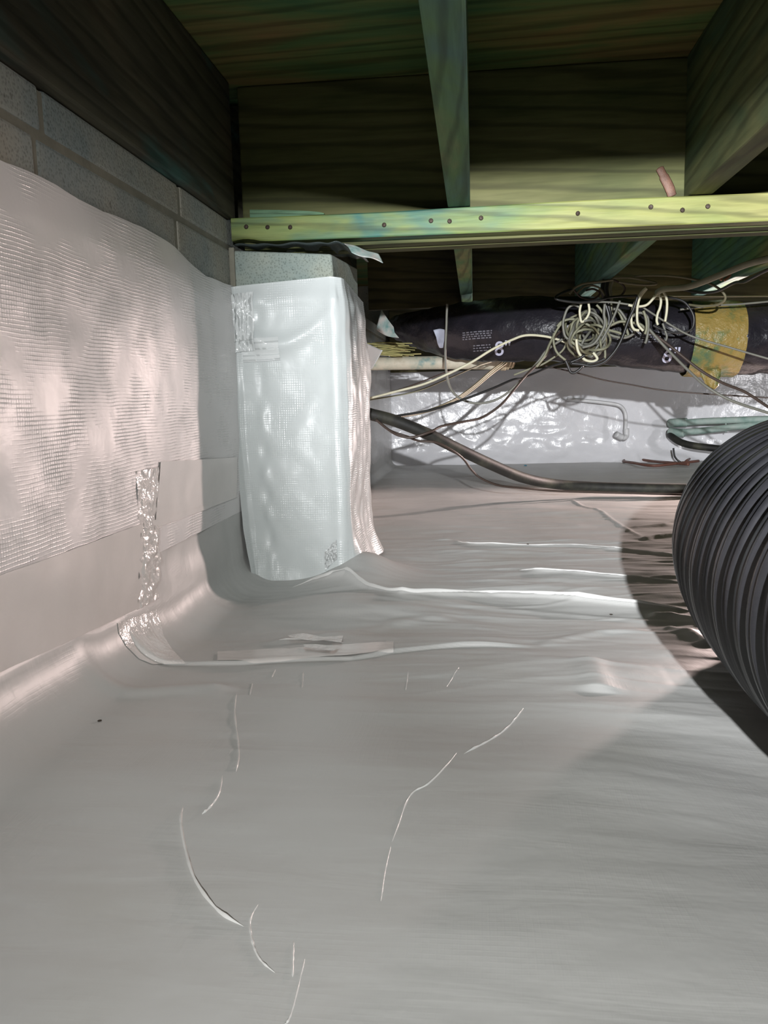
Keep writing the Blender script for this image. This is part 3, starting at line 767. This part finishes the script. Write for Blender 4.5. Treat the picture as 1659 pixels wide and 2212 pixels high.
# print on the sleeve: laid on the duct's own surface
def duct_surface(x, z, lift=.004):
    st = np.array([s for s in DUCT]); yc = np.interp(x, st[:, 0], st[:, 1]); zc = np.interp(x, st[:, 0], st[:, 2]); r = np.interp(x, st[:, 0], st[:, 3])
    dz = np.clip(z-zc, -r*.97, r*.97); return yc-math.sqrt(r*r-dz*dz)-lift
_sl = [c for c in fd.children if c.name.startswith('duct_sleeve')][0].data
_bvh = BVHTree.FromPolygons([v_.co+fd.location for v_ in _sl.vertices], [list(p.vertices) for p in _sl.polygons])
def duct_surface(x, z, lift=.004):
    hit = _bvh.ray_cast(Vector((x, 2.0, z)), Vector((0, 1, 0)))[0]
    return (hit.y if hit else 2.75)-lift
def print_text(txt, px, py, h, name, yref):
    cu = bpy.data.curves.new(name, 'FONT'); cu.body = txt; cu.size = h; cu.extrude = 0; cu.offset = .0006
    ob = bpy.data.objects.new(name, cu); C.collection.objects.link(ob)
    dg = bpy.context.evaluated_depsgraph_get(); me = bpy.data.meshes.new_from_object(ob.evaluated_get(dg))
    bpy.data.objects.remove(ob)
    c = at(px, py, yref)
    for v_ in me.vertices:
        X_, Z_ = c.x+v_.co.x, c.z+v_.co.y; v_.co = (X_, duct_surface(X_, Z_), Z_)
    return mesh_obj(name, me, M_PRINT, fd)
print_text('8"', 1069, 766, .060, 'printed_number', 2.66)
print_text('6"', 1431, 783, .060, 'printed_number', 2.64)
def print_rows(px, py, w, n, name, dz=.0068, mat=None):
    c = at(px, py, 2.66); bm = bmesh.new()
    for r_ in range(n):
        x_ = c.x
        while x_ < c.x+w:
            l_ = random.uniform(.004, .012); z_ = c.z-r_*dz
            q = [(x_, z_), (x_+l_, z_), (x_+l_, z_+.0034), (x_, z_+.0034)]
            bm.faces.new([bm.verts.new((a_, duct_surface(a_, b_, .0035), b_)) for a_, b_ in q]); x_ += l_+.0035
    return from_bm(name, bm, mat or M_PRINTD, fd)
print_rows(998, 716, .092, 4, 'small_print'); print_rows(1022, 745, .055, 3, 'small_print', .008)
print_rows(1382, 722, .05, 5, 'small_print')
# folded paper tag on the duct
c1 = [(938, 716), (950, 712), (962, 715)]
sheet_px('paper_tag', [[(936, 713, 2.745), (950, 710, 2.735), (963, 713, 2.72)], [(942, 728, 2.74), (951, 726, 2.73), (961, 727, 2.715)], [(945, 742, 2.73), (952, 742, 2.72), (958, 742, 2.71)], [(949, 751, 2.73), (953, 752, 2.72), (957, 751, 2.71)]],
         M_TAG, 'small bluish white folded label hanging on the black duct', 'label', wob=.008)

# ------------------------------------------------------------ pipes
wp = thing('drain_pipe', (-.1, 3.0, .1+H), 'stained white pipe with torn brown end below the duct', 'pipe')
tube('pipe', [at(770, 786, 3.02), at(900, 784, 3.0), at(1000, 783, 2.99), at(1085, 785, 2.98)], .0235, M_PVC, wp, 20, 10)
o = tube('broken_end', [at(1082, 785, 2.98), at(1096, 785, 2.98), at(1104, 787, 2.98), at(1111, 789, 2.98)], [.025]*7+[.022]*8+[.014]*6+[.009]*4, mat_noise('torn_paper', [(.30, .24, .15), (.46, .40, .28)], 40, .8, .8, .006, 70), wp, 14, 8)
o['label'] = 'ragged brown end'
gp = thing('green_pipe', tuple(at(1500, 925, 4.2)), 'pair of dusty green pipes coming out of the back wall liner', 'pipe')
tube('pipe', [at(1452, 915, YB), at(1470, 914, 4.2), at(1520, 910, 4.16), at(1600, 907, 4.1), at(1720, 903, 4.0)], .0155, M_GPIPE, gp, 14, 8)
tube('pipe', [at(1452, 932, YB), at(1472, 934, 4.2), at(1520, 930, 4.16), at(1590, 922, 4.1), at(1720, 908, 4.0)], .0155, M_GPIPE, gp, 14, 8)
tube('pipe_coupling', [at(1447, 914, 4.23), at(1462, 913, 4.2), at(1484, 912, 4.18)], .021, M_GPIPE, gp, 14, 6)
tube('pipe_coupling', [at(1447, 933, 4.23), at(1462, 935, 4.2), at(1478, 935, 4.18)], .021, M_GPIPE, gp, 14, 6)
for qx in (1568,): tube('pipe_clip', [at(qx, 900, 4.12), at(qx, 918, 4.12), at(qx, 934, 4.12)], .003, M_GPIPE, gp, 6, 3)
tag(tube('black_pipe', [at(1446, 934, 4.28), at(1450, 942, 4.2), at(1470, 955, 4.15), at(1500, 963, 4.1), at(1560, 970, 4.05), at(1640, 980, 3.95)], .0165, M_HOSE, None, 12), 'short black curved pipe under the pair of green pipes', 'pipe')
ep = thing('elbow_pipe', tuple(at(1345, 900, 4.22)), 'thin white pipe bending down to an elbow on the back wall', 'pipe')
tube('pipe', [at(1225, 862, 4.26), at(1270, 866, 4.24), at(1315, 871, 4.22), at(1338, 876, 4.21), at(1349, 888, 4.21), at(1352, 905, 4.21), at(1351, 930, 4.20)], .0085, M_PVCW, ep, 10, 8)
tube('elbow', [at(1353, 926, 4.20), at(1353, 940, 4.20), at(1349, 945, 4.19), at(1340, 944, 4.18)], .0135, M_PVCW, ep, 12, 6)
tube('elbow_mouth', [at(1344, 945, 4.18), at(1336, 941, 4.17), at(1331, 938, 4.16)], .0155, M_PVCW, ep, 12, 4)

# dark drain hose: from behind the pier down to the floor and on to the duct
def onfloor(px, py, r, z0=-.34):
    p = atz(px, py, z0); p.z = zf1(p.x, p.y)+r; return p
hose = [at(740, 872, 2.28), at(795, 893, 2.28), at(850, 908, 2.30), at(925, 938, 2.33), at(990, 970, 2.40), at(1060, 1003, 2.50), at(1130, 1032, 2.60), at(1200, 1046, 2.70), at(1290, 1052, 2.74), at(1390, 1055, 2.74), at(1480, 1056, 2.74), at(1640, 1058, 2.72)]
for i_ in range(6, len(hose)): hose[i_].z = max(hose[i_].z, zf1(hose[i_].x, hose[i_].y)+.0175)
tag(tube('drain_hose', hose, .0165, M_HOSE, None, 14), 'thick dirty black hose sloping from the pier down to the floor', 'hose')

# ------------------------------------------------------------ cables
def Z8(pts, d): return [at(760+x*.3014, 560+y*.3014, d if np.isscalar(d) else d[i]) for i, (x, y) in enumerate(pts)]
def Z4(pts, d): return [at(1150+x*.3068, 540+y*.3068, d if np.isscalar(d) else d[i]) for i, (x, y) in enumerate(pts)]
def cable(pts, r, mat, label, name='cable', sub=8): return tag(tube(name, pts, r, mat, None, 7, sub), label, 'cable')
lin = lambda a, b, n: list(np.linspace(a, b, n))
cable(Z8([(-60, 1040), (105, 1003), (300, 952), (500, 900), (650, 840), (850, 742), (1000, 650), (1150, 577), (1250, 545), (1380, 552), (1500, 583), (1640, 640)], lin(2.5, 2.6, 12)), .0038, M_WCREAM, 'cream cable arching from the pier up into the tangle')
cable(Z8([(-60, 1030), (105, 999), (400, 915), (660, 815), (760, 790)], lin(2.55, 2.8, 5)), .0022, M_WBROWN, 'thin brown wire rising behind the cream cable at the pier')
cable(Z8([(-60, 1042), (105, 1012), (450, 950), (700, 852), (890, 770), (1000, 735)], lin(2.5, 2.85, 6)), .0024, M_WOLIVE, 'thin olive wire below the cream cable near the pier')
for i_, (dy, nm) in enumerate(((0, 'uppermost'), (12, 'middle'), (24, 'lowest'))):
    cable(Z8([(240-20*i_, 1145), (350, 1128), (500, 1098+dy*.2), (700, 1022+dy*.7), (850, 925+dy), (1000, 797+dy*1.2), (1085+dy, 735+dy*.4)], lin(2.40, 2.93, 7)), .0032, (M_WTAN, M_WOLIVE, M_WTAN)[i_], 'tan cable of the three rising to the torn pipe end, %s one' % nm)
cable(Z8([(250, 1132), (330, 1122), (560, 1082), (770, 1016), (1000, 930), (1150, 865), (1220, 855), (1300, 822), (1450, 760), (1700, 700)], lin(2.38, 2.6, 10)), .0036, M_WBLACK, 'black cable rising from the hose to the foot of the tangle')
cable(Z8([(684, 320), (680, 400), (678, 480), (670, 700), (688, 870), (740, 970), (850, 1027), (980, 1024), (1100, 970), (1220, 860), (1330, 740), (1400, 650), (1530, 560), (1640, 500)], lin(2.55, 2.58, 14)), .0036, M_WGREY, 'grey cable hanging in one deep loop left of the tangle')
cable(Z8([(175, 1150), (250, 1212), (330, 1260), (430, 1277), (560, 1237), (650, 1195), (800, 1165), (930, 1135), (1060, 1050), (1150, 950), (1250, 830), (1390, 690), (1430, 590), (1520, 490)], [2.27, 2.26, 2.25, 2.25, 2.26, 2.3, 2.35, 2.4, 2.42, 2.45, 2.5, 2.55, 2.57, 2.6]), .0036, M_WBROWN, 'dark cable sagging in front of the hose and climbing to the tangle')
bw_ = Z8([(178, 1152), (270, 1226), (400, 1272), (480, 1302), (600, 1312), (720, 1370), (800, 1432), (860, 1512), (930, 1572), (1060, 1622), (1250, 1642)], [2.28, 2.28, 2.28, 2.29, 2.3, 2.33, 2.37, 2.43, 2.5, 2.56, 2.6])
bw_ += [at(1212, 1061, 2.66), at(1388, 1066, 2.68), at(1480, 1069, 2.68)]
for p in bw_[8:]: p.z = max(p.z, zf1(p.x, p.y)+.004)
cable(bw_, .0034, M_WBROWN, 'brown cable running along the near side of the hose onto the floor')

tg = thing('cable_tangle', tuple(at(1270, 720, 2.6)), 'knotted bundle of looped cables hanging from the joist before the duct', 'cables')
def tl(pts, d, r, mat, closed=False, sub=7): return tube('cable_loop', Z4(pts, d), r, mat, tg, 6, sub, closed)
D0 = 2.56
def Z9(pts, d): return [at(1180+x*.1808, 570+y*.1808, d if np.isscalar(d) else d[i]) for i, (x, y) in enumerate(pts)]
def t9(pts, d, r, mat, closed=False, sub=7): return tube('cable_loop', Z9(pts, d), r, mat, tg, 6, sub, closed)
# flat black loop
t9([(300, 300), (160, 360), (110, 410), (200, 440), (400, 462), (600, 440), (760, 400), (950, 385), (1080, 380)], [2.52, 2.46, 2.44, 2.44, 2.45, 2.47, 2.5, 2.54, 2.58], .0036, M_WBLACK)
t9([(420, 465), (600, 455), (800, 460), (950, 480), (1100, 500)], 2.5, .003, M_WGREY)
# tan bunch at the top
t9([(280, 360), (340, 290), (440, 240), (580, 220), (700, 205), (800, 190)], 2.52, .0034, M_WTAN)
t9([(370, 350), (460, 270), (560, 260), (650, 300), (700, 380)], 2.55, .003, M_WTAN)
t9([(330, 310), (420, 400), (560, 420), (640, 350), (560, 300), (470, 320)], 2.58, .003, M_WBROWN)
t9([(800, 170), (1000, 165), (1200, 200), (1320, 235), (1200, 250), (1000, 235), (870, 215)], 2.52, .0036, M_WTAN)
t9([(800, 190), (900, 240), (940, 300), (900, 370), (820, 390)], 2.54, .003, M_WBROWN)
# black taped neck
for k_, (dx, mt) in enumerate(((0, M_WBLACK), (55, M_WBLACK), (110, M_WOLIVE), (28, M_WGREY))):
    t9([(690+dx, 190), (670+dx*.9, 290), (690+dx*.8, 400), (720+dx*.5, 520), (750+dx*.4, 640), (740+dx*.6, 740)], 2.56+.012*k_, .006 if k_ < 2 else .004, mt)
# white loops
t9([(420, 470), (400, 560), (410, 660), (430, 695), (480, 650), (515, 570), (505, 470)], 2.48, .0036, M_WCREAM)
t9([(1195, 290), (1130, 350), (1060, 470), (1020, 600), (1020, 720), (1050, 780), (1110, 795)], 2.46, .0038, M_WCREAM)
t9([(1200, 295), (1120, 400), (1090, 520), (1085, 640), (1100, 730), (1160, 800)], 2.47, .0038, M_WCREAM)
t9([(980, 490), (1080, 510), (1200, 490), (1290, 400), (1350, 330), (1400, 335), (1440, 430), (1440, 560), (1420, 690)], 2.48, .0038, M_WCREAM)
t9([(1340, 345), (1370, 430), (1360, 520), (1330, 600), (1320, 680), (1335, 730)], 2.50, .0038, M_WCREAM)
# grey-olive body of the coil
rnd = random.Random(11)
mats = [M_WGREY, M_WOLIVE, M_WOLIVE, M_WGREY, M_WTAN]
for k_ in range(17):
    cx_, cy_ = rnd.uniform(400, 570), rnd.uniform(760, 960); rx, ry = rnd.uniform(110, 210), rnd.uniform(150, 270); tilt = rnd.uniform(-.9, .9)
    pts = []
    for a_ in np.linspace(0, 2*math.pi, 9, endpoint=False):
        e0, e1 = rx*math.cos(a_)*rnd.uniform(.85, 1.1), ry*math.sin(a_)*rnd.uniform(.85, 1.1)
        pts.append((cx_+e0*math.cos(tilt)-e1*math.sin(tilt), min(cy_+e0*math.sin(tilt)+e1*math.cos(tilt), 1180)))
    ds = [2.54+.05*math.sin(a_+k_)+rnd.uniform(-.015, .015) for a_ in range(9)]
    t9(pts, ds, rnd.uniform(.0032, .0042), mats[k_ % 5], True, 6)
t9([(360, 900), (370, 1000), (400, 1080), (470, 1150), (560, 1165), (610, 1130), (560, 1060)], 2.47, .0042, M_WCREAM)
t9([(400, 520), (330, 490), (260, 530), (220, 620), (200, 720), (220, 850), (260, 900)], 2.5, .0038, M_WGREY)
t9([(700, 480), (690, 600), (700, 720), (640, 860), (560, 960), (430, 1000)], 2.48, .0042, M_WGREY)
t9([(880, 440), (820, 600), (740, 770), (650, 930), (560, 1060)], 2.5, .0036, M_WGREY)
t9([(600, 490), (660, 560), (720, 700), (690, 860), (700, 1000), (700, 1120), (640, 1180)], 2.51, .0036, M_WOLIVE)
t9([(1090, 390), (1050, 520), (980, 680), (920, 850), (860, 980), (780, 1090), (680, 1180), (540, 1220), (420, 1200), (300, 1190)], 2.45, .0042, M_WBLACK)
t9([(230, 1150), (260, 1220), (290, 1290), (340, 1300), (410, 1250), (430, 1210), (350, 1195), (290, 1180), (380, 1140), (460, 1090)], 2.46, .0040, M_WBLACK)
t9([(430, 1210), (520, 1190), (640, 1160), (700, 1130)], 2.47, .0036, M_WBLACK)
# right knot
t9([(1030, 630), (1080, 590), (1150, 590), (1210, 640), (1220, 760), (1200, 900), (1180, 950)], 2.5, .004, M_WGREY)
t9([(1160, 560), (1190, 650), (1200, 760), (1180, 840)], 2.49, .004, M_WOLIVE)
t9([(760, 740), (880, 690), (1000, 700), (1120, 720), (1190, 780), (1260, 830)], 2.52, .004, M_WOLIVE)
t9([(720, 830), (830, 870), (950, 880), (1050, 820), (1000, 740), (880, 560), (800, 540)], 2.53, .004, M_WGREY)
t9([(740, 790), (860, 820), (980, 860), (900, 640), (860, 560)], 2.54, .004, M_WOLIVE)
t9([(130, 750), (190, 690), (300, 660), (420, 690), (520, 740)], 2.52, .004, M_WOLIVE)
t9([(90, 830), (90, 950), (130, 1060), (230, 1150)], 2.52, .0036, M_WOLIVE)
t9([(190, 700), (120, 800), (40, 960), (-20, 1100), (-120, 1230)], [2.52, 2.52, 2.51, 2.5, 2.5], .0036, M_WOLIVE)
t9([(1390, 710), (1420, 800), (1440, 870), (1420, 920), (1370, 900)], 2.5, .0034, M_WGREY)
# individual runs leaving the tangle
cable(Z4([(560, 195), (800, 180), (1000, 185), (1200, 222), (1310, 270), (1360, 335), (1310, 383), (1200, 395), (1100, 385)], [2.55, 2.52, 2.48, 2.44, 2.42, 2.42, 2.45, 2.5, 2.55]), .0034, M_WTAN, 'tan cable looping out widest to the right of the tangle')
cable(Z4([(1800, 30), (1659, 62), (1500, 105), (1300, 185), (1100, 258), (930, 275), (880, 300)], lin(2.05, 2.5, 7)), .0085, M_WOLIVE, 'thick olive cable coming down from the right frame edge')
cable(Z4([(1800, 90), (1659, 140), (1560, 190), (1490, 225), (1420, 232), (1300, 290), (1180, 300), (1050, 275)], lin(2.1, 2.5, 8)), .0040, M_WBLACK, 'black and white taped cable along the pale joist edge at right')
cable(Z4([(950, 330), (1060, 360), (1120, 430), (1138, 500), (1110, 565), (1000, 582), (900, 555), (850, 530)], 2.5), .0034, M_WBLACK, 'black cable loop lying against the duct right of the tangle')
cable(Z4([(780, 405), (960, 520), (1130, 610), (1400, 690), (1659, 765), (1800, 800)], [2.5, 2.5, 2.48, 2.46, 2.44, 2.42]), .0030, M_WGREY, 'grey wire crossing the yellow tape band to the right edge')
cable(Z4([(820, 555), (950, 700), (1100, 850), (1230, 965), (1400, 1060), (1620, 1135), (1800, 1190)], [2.5, 2.48, 2.45, 2.42, 2.4, 2.36, 2.33]), .0040, M_WGREY, 'lower of two grey cables sloping from the tangle to the corrugated duct')
cable(Z4([(830, 575), (960, 670), (1170, 838), (1330, 932), (1500, 1002), (1659, 1105), (1800, 1190)], [2.5, 2.48, 2.45, 2.42, 2.38, 2.34, 2.3]), .0040, M_WBROWN, 'upper of two dark cables sloping from the tangle to the corrugated duct')
cable(Z4([(850, 325), (1250, 326), (1800, 326)], 2.6), .0024, M_WCREAM, 'pale straight wire running level from the tangle to the right edge')
cable(Z4([(1040, 420), (1180, 402), (1300, 390), (1480, 380), (1800, 350)], 2.58), .0030, M_WGREY, 'grey cable lying along the top of the taped duct')
cable(Z4([(20, 800), (200, 840), (330, 870), (500, 915), (700, 950), (900, 985), (1200, 1012), (1659, 1040), (1850, 1048)], lin(2.7, 2.5, 9)), .0022, M_WBROWN, 'long thin brown wire sagging below the duct to the right edge')
cable(Z4([(-130, 880), (0, 830), (80, 800), (200, 720), (240, 660)], 2.6), .0030, M_WOLIVE, 'short olive wire dropping left from the foot of the tangle')
tag(tube('wire_clip', Z4([(1325, 215), (1345, 180), (1380, 165), (1390, 180), (1350, 215)], 2.28), .0035, M_COPPER, None, 6), 'small copper clip above the thick olive cable at right', 'clip')
# wires on the floor by the back wall
def floor_wire(pts, r, mat, label):
    P_ = []
    for x, y in pts:
        p = onbase(1150+x*.3068, 540+y*.3068); p.z = zf1(p.x, p.y)+r+.003; P_.append(p)
    return cable(P_, r, mat, label)
floor_wire([(1170, 1502), (1000, 1520), (850, 1530), (720, 1517), (642, 1497), (700, 1484), (860, 1499), (960, 1513), (1100, 1526)], .0066, M_WRED, 'reddish brown cable lying in a flat loop on the floor at back')
floor_wire([(1085, 1497), (1120, 1481), (1200, 1478), (1300, 1480)], .0056, M_WRED, 'short brown cable end on the floor beside the corrugated duct')
pb = Z4([(993, 1395), (997, 1430), (1003, 1455), (1020, 1478)], 4.1); p = atz(1150+1042*.3068, 540+1500*.3068, -.352); p.z = zf1(p.x, p.y)+.006; pb.append(p)
cable(pb, .0045, M_WBLACK, 'short black wire dangling to the floor below the green pipes')

# straw bundle on the white pipe
bmS = []
for k_ in range(26):
    x0 = rnd.uniform(775, 830); y0 = rnd.uniform(738, 766); x1 = x0+rnd.uniform(50, 90); y1 = y0+rnd.uniform(-10, 8)
    bmS.append(tube_arrays(catmull([at(x0, y0, 2.95+rnd.uniform(-.04, .1)), at((x0+x1)/2, (y0+y1)/2+rnd.uniform(-4, 4), 2.95), at(x1, y1, 2.95+rnd.uniform(-.04, .1))], 4), .0022, 5))
me = bpy.data.meshes.new('straw_bundle'); vs = []; fs = []
for A_ in bmS:
    n, m_ = A_.shape[:2]; b_ = len(vs); vs += A_.reshape(-1, 3).tolist()
    for i in range(n-1):
        for j in range(m_): fs.append((b_+i*m_+j, b_+i*m_+(j+1) % m_, b_+(i+1)*m_+(j+1) % m_, b_+(i+1)*m_+j))
me.from_pydata(vs, [], fs)
tag(mesh_obj('straw_bundle', me, M_STRAW), 'yellowish dry strands bunched above the stained white pipe', 'straw', kind='stuff')
# torn insulation scrap left of the duct
sheet_px('insulation_scrap', [[(824, 668, 2.7), (838, 690, 2.68), (850, 706, 2.66)], [(818, 690, 2.7), (836, 708, 2.68), (852, 718, 2.66)], [(812, 712, 2.7), (836, 726, 2.68), (862, 730, 2.66)]], M_FLAP, 'dark greenish torn scrap beside the left end of the duct', 'scrap')

# crumbs and scraps on the floor
def crumb(px, py, r, mat, label, name, cat, z=-.33, flat=.4, group=None):
    p = atz(px, py, z); bm = bmesh.new(); bmesh.ops.create_icosphere(bm, subdivisions=1, radius=r)
    for v_ in bm.verts: v_.co = Vector((v_.co.x*rnd.uniform(.7, 1.5), v_.co.y*rnd.uniform(.7, 1.4), v_.co.z*flat))
    bmesh.ops.translate(bm, verts=bm.verts, vec=(p.x, p.y, zf1(p.x, p.y)+r*flat*.8))
    tag(from_bm(name, bm, mat), label, cat, group)
crumb(1305, 992, .010, M_BLUE, 'tiny blue scrap on the floor before the back wall, right one', 'plastic_scrap', 'scrap', -.352)
crumb(1135, 1003, .008, M_BLUE, 'tiny blue scrap on the floor behind the black hose, left one', 'plastic_scrap', 'scrap', -.35)
for qx, qy, r_, lb in ((332, 1467, .0022, 'dark crumb on the plastic floor below the taped corner'), (171, 1468, .0018, 'dark crumb at the left edge of the floor, under the wall'), (219, 1604, .0022, 'dark crumb on the left foreground of the plastic floor'), (363, 1452, .0012, 'tiny dark crumb just behind the crumb below the taped corner'), (1320, 1313, .0026, 'dark crumb near the right end of the long white crease'), (1140, 1178, .0034, 'dark sliver on the floor midway between pier and duct')):
    crumb(qx, qy, r_, M_DIRT, lb, 'dirt_crumb', 'crumb', group='crumbs on the plastic floor')
